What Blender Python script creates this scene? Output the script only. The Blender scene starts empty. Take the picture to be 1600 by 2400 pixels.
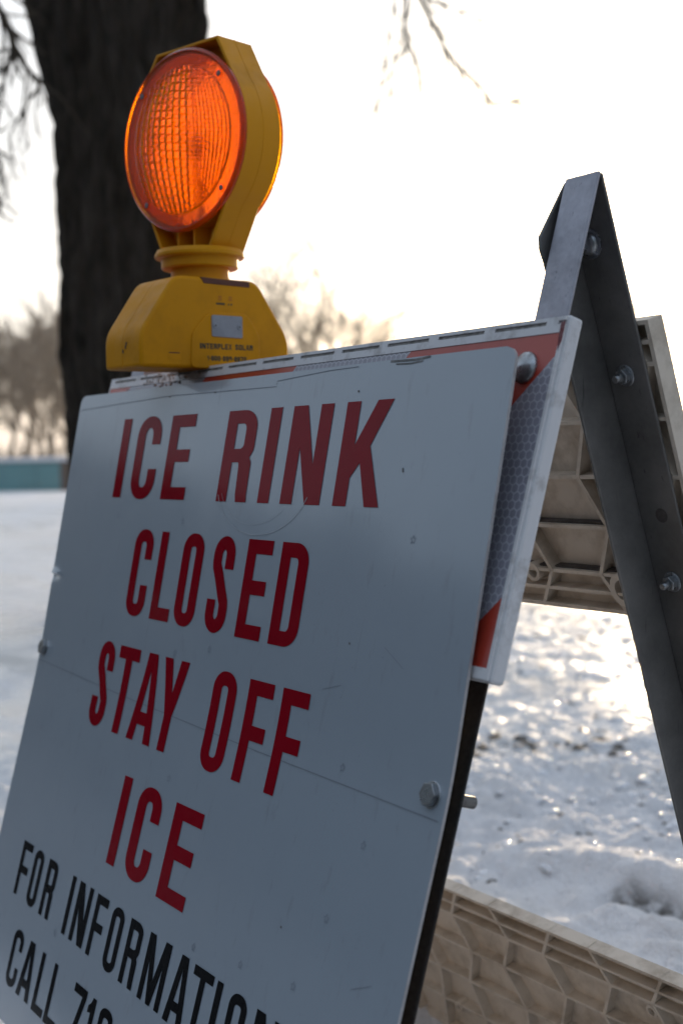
import bpy, bmesh, math, random
from mathutils import Vector, Matrix, noise
from mathutils.geometry import tessellate_polygon
rad = math.radians
random.seed(7)
scene = bpy.context.scene
COL = scene.collection
GZ = 0.69                                    # height of the barricade's reference corner above the ground

# ------------------------------------------------------------------ camera
F_PX = 3168.56                               # focal length in pixels of the 1600 x 2400 photograph
CAM = Vector((0.627566, -0.580085, -0.085868 + GZ))
def cam_axes(yaw, pitch, roll):
    f = Vector((math.sin(yaw)*math.cos(pitch), math.cos(yaw)*math.cos(pitch), math.sin(pitch)))
    r = f.cross(Vector((0, 0, 1))).normalized(); u = r.cross(f)
    c, s = math.cos(roll), math.sin(roll)
    return c*r + s*u, -s*r + c*u, f
CR, CU, CF = cam_axes(-0.993086, -0.041568, -0.018357)
cd = bpy.data.cameras.new('camera'); cam = bpy.data.objects.new('camera', cd); COL.objects.link(cam)
cam.matrix_world = Matrix(((CR.x, CU.x, -CF.x, CAM.x), (CR.y, CU.y, -CF.y, CAM.y), (CR.z, CU.z, -CF.z, CAM.z), (0, 0, 0, 1)))
cd.sensor_fit = 'VERTICAL'; cd.sensor_height = 36.0; cd.lens = F_PX/2400*36
cd.clip_start = 0.02; cd.clip_end = 4000
cd.dof.use_dof = True; cd.dof.focus_distance = 1.0; cd.dof.aperture_fstop = cd.lens/7.2; cd.dof.aperture_blades = 0
scene.camera = cam
def px_dir(x, y): return (CF + CR*((x - 800)/F_PX) + CU*((1200 - y)/F_PX))
def at(x, y, depth): return CAM + px_dir(x, y)*depth                  # point seen at a pixel, at a depth
def on_plane(x, y, p0, n):
    d = px_dir(x, y); return CAM + d*((p0 - CAM).dot(n)/d.dot(n))
def on_ground(x, y): return on_plane(x, y, Vector((0, 0, 0)), Vector((0, 0, 1)))

# ------------------------------------------------------------------ object helpers
WLOC = {}
def tag(o, label=None, cat=None, group=None, kind=None):
    for k, v in (('label', label), ('category', cat), ('group', group), ('kind', kind)):
        if v: o[k] = v
    return o
def empty(name, loc, label, cat, group=None):
    o = bpy.data.objects.new(name, None); COL.objects.link(o); o.location = loc; o.empty_display_size = .1
    WLOC[o.name] = Vector(loc); return tag(o, label, cat, group)
def link_mesh(name, me, parent=None, smooth=None):
    o = bpy.data.objects.new(name, me); COL.objects.link(o)
    n = len(me.vertices)
    lo = Vector((1e9,)*3); hi = -lo
    for v in me.vertices:
        for i in range(3):
            lo[i] = min(lo[i], v.co[i]); hi[i] = max(hi[i], v.co[i])
    c = Vector(((lo.x+hi.x)/2, (lo.y+hi.y)/2, lo.z)) if n else Vector((0, 0, 0))
    me.transform(Matrix.Translation(-c))
    WLOC[o.name] = c
    if parent: o.parent = parent; o.location = c - WLOC[parent.name]
    else: o.location = c
    if smooth is not None:
        for p in me.polygons: p.use_smooth = True
        if smooth < 179:
            me.set_sharp_from_angle(angle=rad(smooth))
    return o
def obj(name, bm, mat, parent=None, smooth=None, bevel=0, seg=2, fix=True):
    if fix: bmesh.ops.recalc_face_normals(bm, faces=bm.faces)
    me = bpy.data.meshes.new(name); bm.to_mesh(me); bm.free()
    for m in (mat if isinstance(mat, (list, tuple)) else [mat]): me.materials.append(m)
    o = link_mesh(name, me, parent, smooth)
    if bevel:
        b = o.modifiers.new('bevel', 'BEVEL'); b.width = bevel; b.segments = seg; b.limit_method = 'ANGLE'; b.angle_limit = rad(35)
        b.harden_normals = False
    return o
BM = bmesh.new
UP = Vector((0, 0, 1))
class Frame:
    """local axes a, b, c at an origin, mapped to the world"""
    def __init__(s, o, a, b, c): s.o, s.a, s.b, s.c = Vector(o), Vector(a), Vector(b), Vector(c)
    def __call__(s, x, y, z): return s.o + s.a*x + s.b*y + s.c*z
def box(bm, F, x0, x1, y0, y1, z0, z1):
    v = [bm.verts.new(F(x, y, z)) for x in (x0, x1) for y in (y0, y1) for z in (z0, z1)]
    for q in ((0, 1, 3, 2), (4, 6, 7, 5), (0, 4, 5, 1), (2, 3, 7, 6), (0, 2, 6, 4), (1, 5, 7, 3)): bm.faces.new([v[i] for i in q])
def prism(bm, F, pts, z0, z1, holes=()):
    """extrude the outline pts (in F's first two axes) from z0 to z1"""
    loops = [list(pts)] + [list(h) for h in holes]
    flat = [p for l in loops for p in l]
    tris = tessellate_polygon([[Vector((p[0], p[1], 0)) for p in l] for l in loops])
    lo = [bm.verts.new(F(p[0], p[1], z0)) for p in flat]; hi = [bm.verts.new(F(p[0], p[1], z1)) for p in flat]
    for t in tris:
        for s in (lo, hi):
            try: bm.faces.new([s[i] for i in t])
            except ValueError: pass
    k = 0
    for l in loops:
        n = len(l)
        for i in range(n): a, b = k+i, k+(i+1) % n; bm.faces.new((lo[a], lo[b], hi[b], hi[a]))
        k += n
def ngon_prism(bm, F, pts, z0, z1):
    lo = [bm.verts.new(F(p[0], p[1], z0)) for p in pts]; hi = [bm.verts.new(F(p[0], p[1], z1)) for p in pts]
    bm.faces.new(lo[::-1]); bm.faces.new(hi); n = len(pts)
    for i in range(n): bm.faces.new((lo[i], lo[(i+1) % n], hi[(i+1) % n], hi[i]))
def lathe(bm, F, prof, n=40, cap=True):
    """revolve (radius, height) about F's c axis"""
    rings = []
    for r, h in prof:
        rings.append([bm.verts.new(F(r*math.cos(2*math.pi*i/n), r*math.sin(2*math.pi*i/n), h)) for i in range(n)])
    for a, b in zip(rings, rings[1:]):
        for i in range(n): bm.faces.new((a[i], a[(i+1) % n], b[(i+1) % n], b[i]))
    if cap: bm.faces.new(rings[0][::-1]); bm.faces.new(rings[-1])
def tube(bm, pts, radii, n=6, cap=True):
    prev = None; up = Vector((.3, .2, .9)).normalized()
    for i, p in enumerate(pts):
        d = (pts[min(i+1, len(pts)-1)] - pts[max(i-1, 0)])
        if d.length < 1e-9: d = Vector((0, 0, 1))
        d.normalize(); a = d.cross(up)
        if a.length < 1e-3: a = d.cross(Vector((1, 0, 0)))
        a.normalize(); b = d.cross(a)
        ring = [bm.verts.new(p + (a*math.cos(2*math.pi*k/n) + b*math.sin(2*math.pi*k/n))*radii[i]) for k in range(n)]
        if prev:
            for k in range(n): bm.faces.new((prev[k], prev[(k+1) % n], ring[(k+1) % n], ring[k]))
        elif cap: bm.faces.new(ring[::-1])
        prev = ring
    if cap: bm.faces.new(prev)

# ------------------------------------------------------------------ materials
class NT:
    def __init__(s, name):
        s.m = bpy.data.materials.new(name); s.m.use_nodes = True; s.t = s.m.node_tree; s.n = s.t.nodes; s.l = s.t.links
        s.b = s.n['Principled BSDF']; s.out = s.n['Material Output']
    def node(s, typ, **kw):
        n = s.n.new(typ)
        for k, v in kw.items():
            if k.startswith('i_'):
                key = k[2:].replace('_', ' '); n.inputs[int(key) if key.isdigit() else key].default_value = v
            else: setattr(n, k, v)
        return n
    def link(s, a, b): s.l.new(a, b)
    def coord(s, scale=(1, 1, 1), kind='Object'):
        tc = s.node('ShaderNodeTexCoord'); mp = s.node('ShaderNodeMapping'); mp.inputs['Scale'].default_value = scale
        s.link(tc.outputs[kind], mp.inputs['Vector']); return mp.outputs['Vector']
    def noise(s, vec, scale, detail=4, rough=.55, dist=0):
        n = s.node('ShaderNodeTexNoise'); n.inputs['Scale'].default_value = scale; n.inputs['Detail'].default_value = detail
        n.inputs['Roughness'].default_value = rough; n.inputs['Distortion'].default_value = dist
        s.link(vec, n.inputs['Vector']); return n.outputs['Fac']
    def ramp(s, fac, stops):
        r = s.node('ShaderNodeValToRGB'); e = r.color_ramp.elements
        while len(e) < len(stops): e.new(.5)
        for el, (p, c) in zip(e, stops):
            el.position = p; el.color = tuple(c) + (1,) if len(c) == 3 else c
        s.link(fac, r.inputs['Fac']); return r.outputs['Color']
    def maprange(s, fac, a, b, c, d):
        m = s.node('ShaderNodeMapRange'); m.inputs[1].default_value = a; m.inputs[2].default_value = b
        m.inputs[3].default_value = c; m.inputs[4].default_value = d; s.link(fac, m.inputs[0]); return m.outputs[0]
    def mix(s, fac, a, b):
        m = s.node('ShaderNodeMix', data_type='RGBA')
        for v, k in ((fac, 0), (a, 6), (b, 7)):
            if hasattr(v, 'is_linked') or hasattr(v, 'links'): s.link(v, m.inputs[k])
            else: m.inputs[k].default_value = v if k == 0 else tuple(v) + (1,)
        return m.outputs[2]
    def math(s, op, a, b=None):
        m = s.node('ShaderNodeMath', operation=op)
        for i, v in enumerate((a, b)):
            if v is None: continue
            if hasattr(v, 'links'): s.link(v, m.inputs[i])
            else: m.inputs[i].default_value = v
        return m.outputs[0]
    def bump(s, h, strength=.3, dist=.001, prev=None):
        b = s.node('ShaderNodeBump'); b.inputs['Strength'].default_value = strength; b.inputs['Distance'].default_value = dist
        s.link(h, b.inputs['Height'])
        if prev: s.link(prev, b.inputs['Normal'])
        s.link(b.outputs['Normal'], s.b.inputs['Normal']); return b.outputs['Normal']
    def set(s, **kw):
        for k, v in kw.items():
            i = s.b.inputs[k.replace('_', ' ')]
            if hasattr(v, 'links'): s.link(v, i)
            else: i.default_value = tuple(v) + (1,) if isinstance(v, tuple) and len(v) == 3 and i.type == 'RGBA' else v
        return s
def plastic(name, col, dark, rough=.45, dirt=.5, scale=40, bump=.15, spec=.5, lo=.45, hi=.75):
    t = NT(name); c = t.coord(); f = t.noise(c, scale, 6, .65); g = t.noise(c, scale*6, 3)
    k = t.maprange(f, lo, hi, 0, dirt)
    t.set(Base_Color=t.mix(k, col, dark), Roughness=t.maprange(g, .3, .7, rough-.08, rough+.12), Specular_IOR_Level=spec)
    t.bump(g, bump, .0006); return t.m
M = {}
# white sheeting of the sign
t = NT('sign_sheeting'); c = t.coord(); f = t.noise(c, 6, 5, .6); sp = t.noise(c, 420, 2); st = t.noise(t.coord((40, 3, 3)), 14, 3)
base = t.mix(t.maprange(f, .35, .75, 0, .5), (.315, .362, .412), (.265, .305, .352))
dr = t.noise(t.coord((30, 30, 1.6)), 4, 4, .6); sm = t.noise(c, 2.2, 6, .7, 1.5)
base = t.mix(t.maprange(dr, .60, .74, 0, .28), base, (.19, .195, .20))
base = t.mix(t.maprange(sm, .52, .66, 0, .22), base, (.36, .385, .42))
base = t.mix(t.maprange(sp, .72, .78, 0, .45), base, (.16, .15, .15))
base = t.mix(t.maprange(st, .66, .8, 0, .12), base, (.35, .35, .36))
t.set(Base_Color=base, Roughness=t.maprange(f, .3, .7, .28, .40), Specular_IOR_Level=.5, Coat_Weight=1.0, Coat_IOR=1.68, Coat_Roughness=t.maprange(sm, .35, .65, .08, .20))
n_ = t.bump(t.noise(c, 7, 2), .10, .010); t.bump(t.noise(c, 60, 3), .06, .001, n_); M['sign'] = t.m
M['sign_edge'] = plastic('weathered_aluminium', (.42, .40, .40), (.2, .18, .17), .45, .6, 60)
def vinyl(name, col, rough):
    t = NT(name); c = t.coord(); f = t.noise(c, 300, 3)
    t.set(Base_Color=t.mix(t.maprange(t.noise(c, 30, 3), .4, .7, 0, .3), col, tuple(x*.7 for x in col)), Roughness=rough, Specular_IOR_Level=.0, Coat_Weight=.38, Coat_Roughness=.09)
    t.bump(f, .12, .0005); return t.m
M['red_vinyl'] = vinyl('red_vinyl', (.25, .004, .012), .35)
M['black_vinyl'] = vinyl('black_vinyl', (.006, .006, .007), .4)
M['mark'] = plastic('pencil_grey_mark', (.18, .20, .23), (.21, .235, .27), .5, .5, 90)
M['scuff'] = plastic('scuff_grey', (.12, .12, .12), (.3, .29, .28), .6, .9, 120)
M['pale_scratch'] = plastic('pale_scratch', (.42, .44, .47), (.34, .37, .40), .5, .5, 90)
# white board plastic
M['board'] = plastic('white_board_plastic', (.66, .65, .66), (.22, .19, .17), .42, .9, 45, .2, lo=.52, hi=.8)
M['groove'] = plastic('dark_groove', (.34, .32, .30), (.05, .045, .04), .8, .9, 120)
M['rib_board'] = plastic('dusty_rib_plastic', (.66, .57, .47), (.30, .225, .15), .6, .85, 28, .3, lo=.46, hi=.76)
M['grime'] = plastic('black_grime', (.06, .05, .045), (.2, .17, .15), .8, .7, 80)
def sheet(name, col, rough, hexa=False):
    t = NT(name); c = t.coord(); f = t.noise(c, 30, 5, .65)
    base = t.mix(t.maprange(f, .5, .75, 0, .55), col, tuple(x*.55 for x in col))
    if hexa:                                   # honeycomb cells of the reflective sheeting, drawn in the board's own plane
        s = .0062
        att = t.node('ShaderNodeAttribute', attribute_name='flat'); sep = t.node('ShaderNodeSeparateXYZ'); t.link(att.outputs['Vector'], sep.inputs[0])
        x = t.math('DIVIDE', sep.outputs[0], s); y = t.math('DIVIDE', sep.outputs[1], s*1.7320508)
        def cell(o):
            fx = t.math('SUBTRACT', t.math('FRACT', t.math('ADD', x, 50+o)), .5)
            fy = t.math('MULTIPLY', t.math('SUBTRACT', t.math('FRACT', t.math('ADD', y, 50+o)), .5), 1.7320508)
            ax, ay = t.math('ABSOLUTE', fx), t.math('ABSOLUTE', fy)
            return t.math('MAXIMUM', ax, t.math('ADD', t.math('MULTIPLY', ax, .5), t.math('MULTIPLY', ay, .8660254)))
        d = t.math('MINIMUM', cell(0), cell(.5))
        base = t.mix(t.maprange(d, .40, .47, 0, .8), base, (.50, .50, .56))
    t.set(Base_Color=base, Roughness=rough, Coat_Weight=.4, Coat_Roughness=.15); t.bump(f, .1, .0006); return t.m
M['red_sheet'] = sheet('red_reflective_sheeting', (.42, .040, .020), .35)
M['white_sheet'] = sheet('honeycomb_reflective_sheeting', (.27, .265, .31), .35, True)
def steel(name, col, dark, metal=.55, rough=.5, scale=30):
    t = NT(name); c = t.coord(); f = t.noise(c, scale, 6, .6); g = t.noise(c, 260, 3); s_ = t.noise(t.coord((6, 6, .6)), 60, 3)
    base = t.mix(t.maprange(f, .35, .7, 0, .8), col, dark)
    base = t.mix(t.maprange(s_, .66, .75, 0, .6), base, tuple(x*.35 for x in dark))
    t.set(Base_Color=base, Metallic=metal, Roughness=t.maprange(g, .3, .7, rough-.1, rough+.12)); t.bump(g, .25, .0005); return t.m
M['steel'] = steel('galvanised_steel', (.42, .42, .47), (.27, .265, .29))
M['dark_steel'] = steel('dull_galvanised_steel', (.20, .19, .18), (.085, .083, .078), .5, .45, 22)
M['rusty_shaded_steel'] = steel('rusty_steel_painted_shade', (.012, .012, .012), (.028, .014, .008), .2, .75, 18)  # near-black holds the shade behind the sign, plus some rust
t = NT('zinc_bolt'); c = t.coord(); f = t.noise(c, 120, 4)
t.set(Base_Color=t.mix(t.maprange(f, .4, .65, 0, .8), (.42, .44, .46), (.17, .165, .16)), Metallic=.95, Roughness=t.maprange(f, .3, .7, .22, .42)); M['bolt'] = t.m
M['yellow'] = plastic('yellow_plastic', (.63, .262, .002), (.30, .12, .004), .48, .55, 17, .14, .16, lo=.50, hi=.78)
M['slot'] = plastic('slot_brown', (.10, .022, .006), (.06, .012, .004), .5, .5, 60)
M['plate'] = steel('bare_metal_plate', (.30, .31, .35), (.22, .23, .26), .35, .5, 50)
M['box_print'] = plastic('dark_print', (.03, .035, .025), (.05, .05, .02), .6, .5, 300)
M['red_print'] = plastic('faded_red_print', (.45, .12, .01), (.55, .25, .01), .6, .8, 300)
# amber lens: tinted see-through plastic that also scatters
def lens_mat(name, see, scat, rough=.16, k=.4):
    t = NT(name); c = t.coord(); n = t.noise(c, 330, 3, .6); n2 = t.noise(c, 90, 3, .6)
    b = t.node('ShaderNodeBump'); b.inputs['Strength'].default_value = .55; b.inputs['Distance'].default_value = .0011
    t.link(t.math('ADD', n, n2), b.inputs['Height'])
    rf = t.node('ShaderNodeBsdfRefraction'); rf.inputs['Color'].default_value = see + (1,); rf.inputs['Roughness'].default_value = rough; rf.inputs['IOR'].default_value = 1.32
    tr = t.node('ShaderNodeBsdfTranslucent'); tr.inputs['Color'].default_value = scat + (1,)
    df = t.node('ShaderNodeBsdfDiffuse'); df.inputs['Color'].default_value = scat + (1,)
    gl = t.node('ShaderNodeBsdfGlossy'); gl.inputs['Roughness'].default_value = .22
    m1 = t.node('ShaderNodeMixShader'); m1.inputs[0].default_value = k; t.link(rf.outputs[0], m1.inputs[1])
    m0 = t.node('ShaderNodeMixShader'); m0.inputs[0].default_value = .3; t.link(tr.outputs[0], m0.inputs[1]); t.link(df.outputs[0], m0.inputs[2]); t.link(m0.outputs[0], m1.inputs[2])
    fr = t.node('ShaderNodeFresnel'); fr.inputs['IOR'].default_value = 1.4
    m2 = t.node('ShaderNodeMixShader'); t.link(fr.outputs[0], m2.inputs[0]); t.link(m1.outputs[0], m2.inputs[1]); t.link(gl.outputs[0], m2.inputs[2])
    for q in (rf, tr, df, gl): t.link(b.outputs[0], q.inputs['Normal'])
    t.link(b.outputs[0], fr.inputs['Normal'])
    t.link(m2.outputs[0], t.out.inputs['Surface']); t.n.remove(t.b); return t.m
M['lens'] = lens_mat('amber_lens', (1.0, .63, .015), (1.0, .26, .002), k=.18)
M['lens_rim'] = lens_mat('amber_rim', (1.0, .40, .015), (.80, .10, .006), k=.72)
M['reflector'] = plastic('chrome_bulb_holder', (.05, .03, .02), (.1, .06, .04), .4, .5, 60)
# bark
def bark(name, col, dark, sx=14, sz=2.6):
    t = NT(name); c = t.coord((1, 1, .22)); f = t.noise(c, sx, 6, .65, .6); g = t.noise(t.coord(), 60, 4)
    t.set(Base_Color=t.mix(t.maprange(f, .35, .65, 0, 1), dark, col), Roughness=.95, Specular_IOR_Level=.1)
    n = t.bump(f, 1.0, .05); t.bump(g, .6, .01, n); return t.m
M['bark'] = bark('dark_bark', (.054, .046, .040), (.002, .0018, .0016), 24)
M['twig'] = bark('twig_bark', (.085, .07, .055), (.05, .04, .03))
M['far_bark'] = bark('far_bark', (.27, .215, .165), (.17, .13, .10), 3)
M['teal'] = plastic('teal_painted_boards', (.10, .27, .29), (.06, .17, .19), .6, .6, 1.2, .1)
M['brown'] = plastic('brown_painted_post', (.10, .075, .065), (.06, .045, .04), .7, .6, 2)
M['cap'] = plastic('snow_covered_cap', (.80, .80, .84), (.72, .72, .78), .7, .4, 2)
# snow and ice
t = NT('trampled_snow'); c = t.coord(); att = t.node('ShaderNodeAttribute', attribute_name='kind'); sep = t.node('ShaderNodeSeparateColor'); t.link(att.outputs['Color'], sep.inputs[0])
ice, soil, road = sep.outputs[0], sep.outputs[1], sep.outputs[2]  # road masks the unseen dark ground added for the sign's reflections
f1 = t.noise(c, 3.2, 6, .6); f2 = t.noise(c, 38, 5, .65); f3 = t.noise(c, 210, 3, .6)
icem = t.math('MULTIPLY', ice, t.maprange(f1, .40, .58, .15, 1))
f4 = t.noise(t.coord((.5, 1.6, 1)), 1.3, 5, .6); f5 = t.noise(c, 420, 2, .5)
base = t.mix(t.maprange(f2, .3, .7, 0, .35), (.90, .88, .885), (.81, .80, .815))
base = t.mix(t.maprange(f4, .48, .68, 0, .75), base, (.66, .62, .56))
base = t.mix(icem, base, (.60, .595, .59))
grit = t.math('MULTIPLY', t.maprange(f2, .60, .72, 0, .55), ice)
base = t.mix(grit, base, (.30, .28, .26))
soilm = t.math('MULTIPLY', soil, t.maprange(f2, .40, .55, .3, 1))
base = t.mix(soilm, base, (.055, .04, .024))
base = t.mix(road, base, t.mix(f2, (.035, .035, .037), (.06, .06, .06)))  # dark ground added out of view for the sign's reflections
t.set(Base_Color=base, Roughness=t.mix(icem, (.62,)*3, (.14,)*3), Specular_IOR_Level=t.maprange(icem, 0, 1, .3, .7))
dry = t.math('SUBTRACT', 1.0, icem); f6 = t.noise(c, 75, 3, .6)
n = t.bump(f2, .5, .010); n = t.bump(t.math('MULTIPLY', f3, dry), .8, .006, n); n = t.bump(t.math('MULTIPLY', f5, dry), .6, .003, n)
n = t.bump(t.math('MULTIPLY', f6, icem), .26, .007, n); M['snow'] = t.m

# ------------------------------------------------------------------ lettering: condensed capitals drawn in a unit-high cell
def arc(cx, cy, rx, ry, a0, a1, n=9):
    return [(cx + rx*math.cos(rad(a0+(a1-a0)*i/n)), cy + ry*math.sin(rad(a0+(a1-a0)*i/n))) for i in range(n+1)]
def rrect(x0, y0, x1, y1, rx, ry, corners=(1, 1, 1, 1)):
    p = []
    for k, (cx, cy, a) in enumerate(((x1-rx, y0+ry, -90), (x1-rx, y1-ry, 0), (x0+rx, y1-ry, 90), (x0+rx, y0+ry, 180))):
        if corners[k]: p += arc(cx, cy, rx, ry, a, a+90)
        else: p.append(((x1, y0), (x1, y1), (x0, y1), (x0, y0))[k])
    return p
def pen(path, sx, sy):
    L, R = [], []
    for i, p in enumerate(path):
        a, b = path[max(i-1, 0)], path[min(i+1, len(path)-1)]
        dx, dy = b[0]-a[0], b[1]-a[1]
        nx, ny = -dy/sy, dx/sx
        l = math.hypot(nx*1, ny*1) or 1; nx, ny = nx/l, ny/l
        L.append((p[0]+nx*sx/2, p[1]+ny*sy/2)); R.append((p[0]-nx*sx/2, p[1]-ny*sy/2))
    return L + R[::-1]
def glyph(ch, w, sx, sy):
    """outlines (first solid, rest holes) of one capital of width w in a cell one high"""
    m = sy/2
    ro = min(w*.46, sx*1.75); ry = min(.26, ro*(.75 if w > .4 else 1.0) + .02)
    ix, iy = max(ro-sx, .012), max(ry-sy, .02)
    if ch == 'I': return [[(0, 0), (w, 0), (w, 1), (0, 1)]]
    if ch == '-': return [[(0, .40), (w, .40), (w, .56), (0, .56)]]
    if ch == 'E': return [[(0, 0), (w, 0), (w, sy), (sx, sy), (sx, .515-m), (w*.93, .515-m), (w*.93, .515+m), (sx, .515+m), (sx, 1-sy), (w, 1-sy), (w, 1), (0, 1)]]
    if ch == 'F': return [[(0, 0), (sx, 0), (sx, .49-m), (w*.92, .49-m), (w*.92, .49+m), (sx, .49+m), (sx, 1-sy), (w, 1-sy), (w, 1), (0, 1)]]
    if ch == 'L': return [[(0, 0), (w, 0), (w, sy), (sx, sy), (sx, 1), (0, 1)]]
    if ch == 'T': return [[(w/2-sx/2, 0), (w/2+sx/2, 0), (w/2+sx/2, 1-sy), (w, 1-sy), (w, 1), (0, 1), (0, 1-sy), (w/2-sx/2, 1-sy)]]
    if ch in 'O0': return [rrect(0, -.01, w, 1.01, ro, ry), rrect(sx, sy-.01, w-sx, 1.01-sy, ix, iy)]
    if ch == 'D': return [rrect(0, 0, w, 1, ro, ry, (1, 1, 0, 0)), rrect(sx, sy, w-sx, 1-sy, ix, iy, (1, 1, 0, 0))]
    if ch == 'C':
        hx, hy = sx/2, sy/2; rx, r2 = max(ro-hx, .03), max(ry-hy, .05)
        path = [(w-hx, .66), (w-hx, .7)] + arc(w-hx-rx, 1.01-hy-r2, rx, r2, 0, 90) + arc(hx+rx, 1.01-hy-r2, rx, r2, 90, 180) + arc(hx+rx, hy-.01+r2, rx, r2, 180, 270) + arc(w-hx-rx, hy-.01+r2, rx, r2, 270, 360) + [(w-hx, .3), (w-hx, .36)]
        return [pen(path, sx, sy)]
    if ch == 'S':
        hx, hy = sx/2, sy/2; rx, r2 = max(w/2-hx, .03), .2-hy
        path = [(w-hx, .665), (w-hx, .73)] + arc(w/2, 1.01-hy-r2-.0, rx, r2, 0, 180, 14) + [(hx, .735), (hx+.012, .69), (w*.5-.09*w, .575), (w*.5+.1*w, .435), (w-hx-.012, .32), (w-hx, .27)] + arc(w/2, hy-.01+r2, rx, r2, 0, -180, 14) + [(hx, .27), (hx, .335)]
        return [pen(path, sx, sy)]
    if ch in 'RP':
        bo = .43 if ch == 'R' else .36
        hole = rrect(sx, bo+sy, w-sx, 1-sy, ix, iy*.6, (1, 1, 0, 0))
        if ch == 'P': return [[(0, 0), (sx, 0), (sx, bo)] + arc(w-ro, bo+ry*.8, ro, ry*.8, -90, 0) + arc(w-ro, 1-ry*.8, ro, ry*.8, 0, 90) + [(0, 1)], hole]
        return [[(0, 0), (sx, 0), (sx, bo)] + arc(w-sx-.07*w-.03, bo-.06, .03, .06, 90, 0, 5) + [(w-sx*1.05-.02*w, .08), (w-sx, 0), (w, 0), (w-.02*w, .09), (w-.03*w, .36)] + arc(w-.03*w-.12*w, .40, .12*w, .075, 0, 60, 4) + [(w-.10*w, .485)] + arc(w-.14*w, .60, .14*w, .1, -50, 0, 4) + arc(w-ro, 1-ry*.8, ro, ry*.8, 0, 90) + [(0, 1)], hole]
    if ch == 'K': return [[(0, 0), (sx, 0), (sx, .27), (.47*w, .41), (.70*w, 0), (w, 0), (.64*w, .57), (w, 1), (.67*w, 1), (sx, .58), (sx, 1), (0, 1)]]
    if ch == 'N': return [[(0, 0), (sx, 0), (sx, .57), (.63*w, 0), (w, 0), (w, 1), (w-sx, 1), (w-sx, .40), (.36*w, 1), (0, 1)]]
    if ch == 'M': return [[(0, 0), (sx, 0), (sx, .64), (.41*w, 0), (.59*w, 0), (w-sx, .64), (w-sx, 0), (w, 0), (w, 1), (w-1.35*sx, 1), (.5*w, .36), (1.35*sx, 1), (0, 1)]]
    if ch == 'A':
        k = .285*w
        return [[(0, 0), (k, 0), (k+.045*w, .19), (w-k-.045*w, .19), (w-k, 0), (w, 0), (.685*w, 1), (.315*w, 1)], [(k+.085*w, .19+sy), (w-k-.085*w, .19+sy), (.5*w, .82)]]
    if ch == 'Y': return [[(w/2-sx/2, 0), (w/2+sx/2, 0), (w/2+sx/2, .38), (w, 1), (.67*w, 1), (.5*w, .63), (.33*w, 1), (0, 1), (w/2-sx/2, .38)]]
    if ch == 'X': return [[(0, 0), (.3*w, 0), (.5*w, .36), (.7*w, 0), (w, 0), (.66*w, .52), (.97*w, 1), (.68*w, 1), (.5*w, .68), (.32*w, 1), (.03*w, 1), (.34*w, .52)]]
    if ch == '7': return [[(.22*w, 0), (.22*w+sx, 0), (w, 1-sy), (w, 1), (0, 1), (0, 1-sy), (w-sx*1.05, 1-sy)]]
    if ch == '1': return [[(w-sx, 0), (w, 0), (w, 1), (w-sx*.85, 1), (w-sx*1.2, .9), (0, .84), (0, .84-sy*.8), (w-sx, .84-sy*.6)]]
    if ch == '9': return [rrect(0, .40, w, 1.01, ro, ry*.8), rrect(sx, .40+sy, w-sx, 1.01-sy, ix, iy*.7)]
    if ch == '8': return [rrect(0, -.01, w, 1.01, ro, ry), rrect(sx, sy-.01, w-sx, .5-sy*.4, ix, iy*.6), rrect(sx, .5+sy*.4, w-sx, 1.01-sy, ix, iy*.6)]
    return []
def glyph_tris(bm, ch, w, sx, sy, place, h, extra=0):
    """fill one glyph; place(u, v) maps (width, height) in metres to a world point"""
    gs = [glyph(ch, w/h, sx/h, sy/h)]
    if ch == '9':                              # the tail is a stroke of its own, butted to the bowl
        W = w/h; S = sx/h; Y = sy/h
        gs.append([pen([(S/2, .30), (S/2, .24)] + arc(W/2, .15+Y*.3, W/2-S/2, .16-Y/2, 180, 360, 10) + [(W-S/2, .405)], S, Y)])
    for loops in gs:
        loops = [l for l in loops if l]
        vs = [[Vector((p[0]*h, p[1]*h, 0)) for p in l] for l in loops]
        flat = [v for l in vs for v in l]
        tmp = BM(); tv = [tmp.verts.new(v) for v in flat]
        for tr in tessellate_polygon(vs):
            try: tmp.faces.new([tv[i] for i in tr])
            except ValueError: pass
        if extra:
            for k in range(1, extra):
                bmesh.ops.bisect_plane(tmp, geom=tmp.verts[:]+tmp.edges[:]+tmp.faces[:], plane_co=(0, h*k/extra, 0), plane_no=(0, 1, 0))
        mp = {v: bm.verts.new(place(v.co.x, v.co.y)) for v in tmp.verts}
        for f in tmp.faces:
            try: bm.faces.new([mp[v] for v in f.verts])
            except ValueError: pass
        tmp.free()

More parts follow.
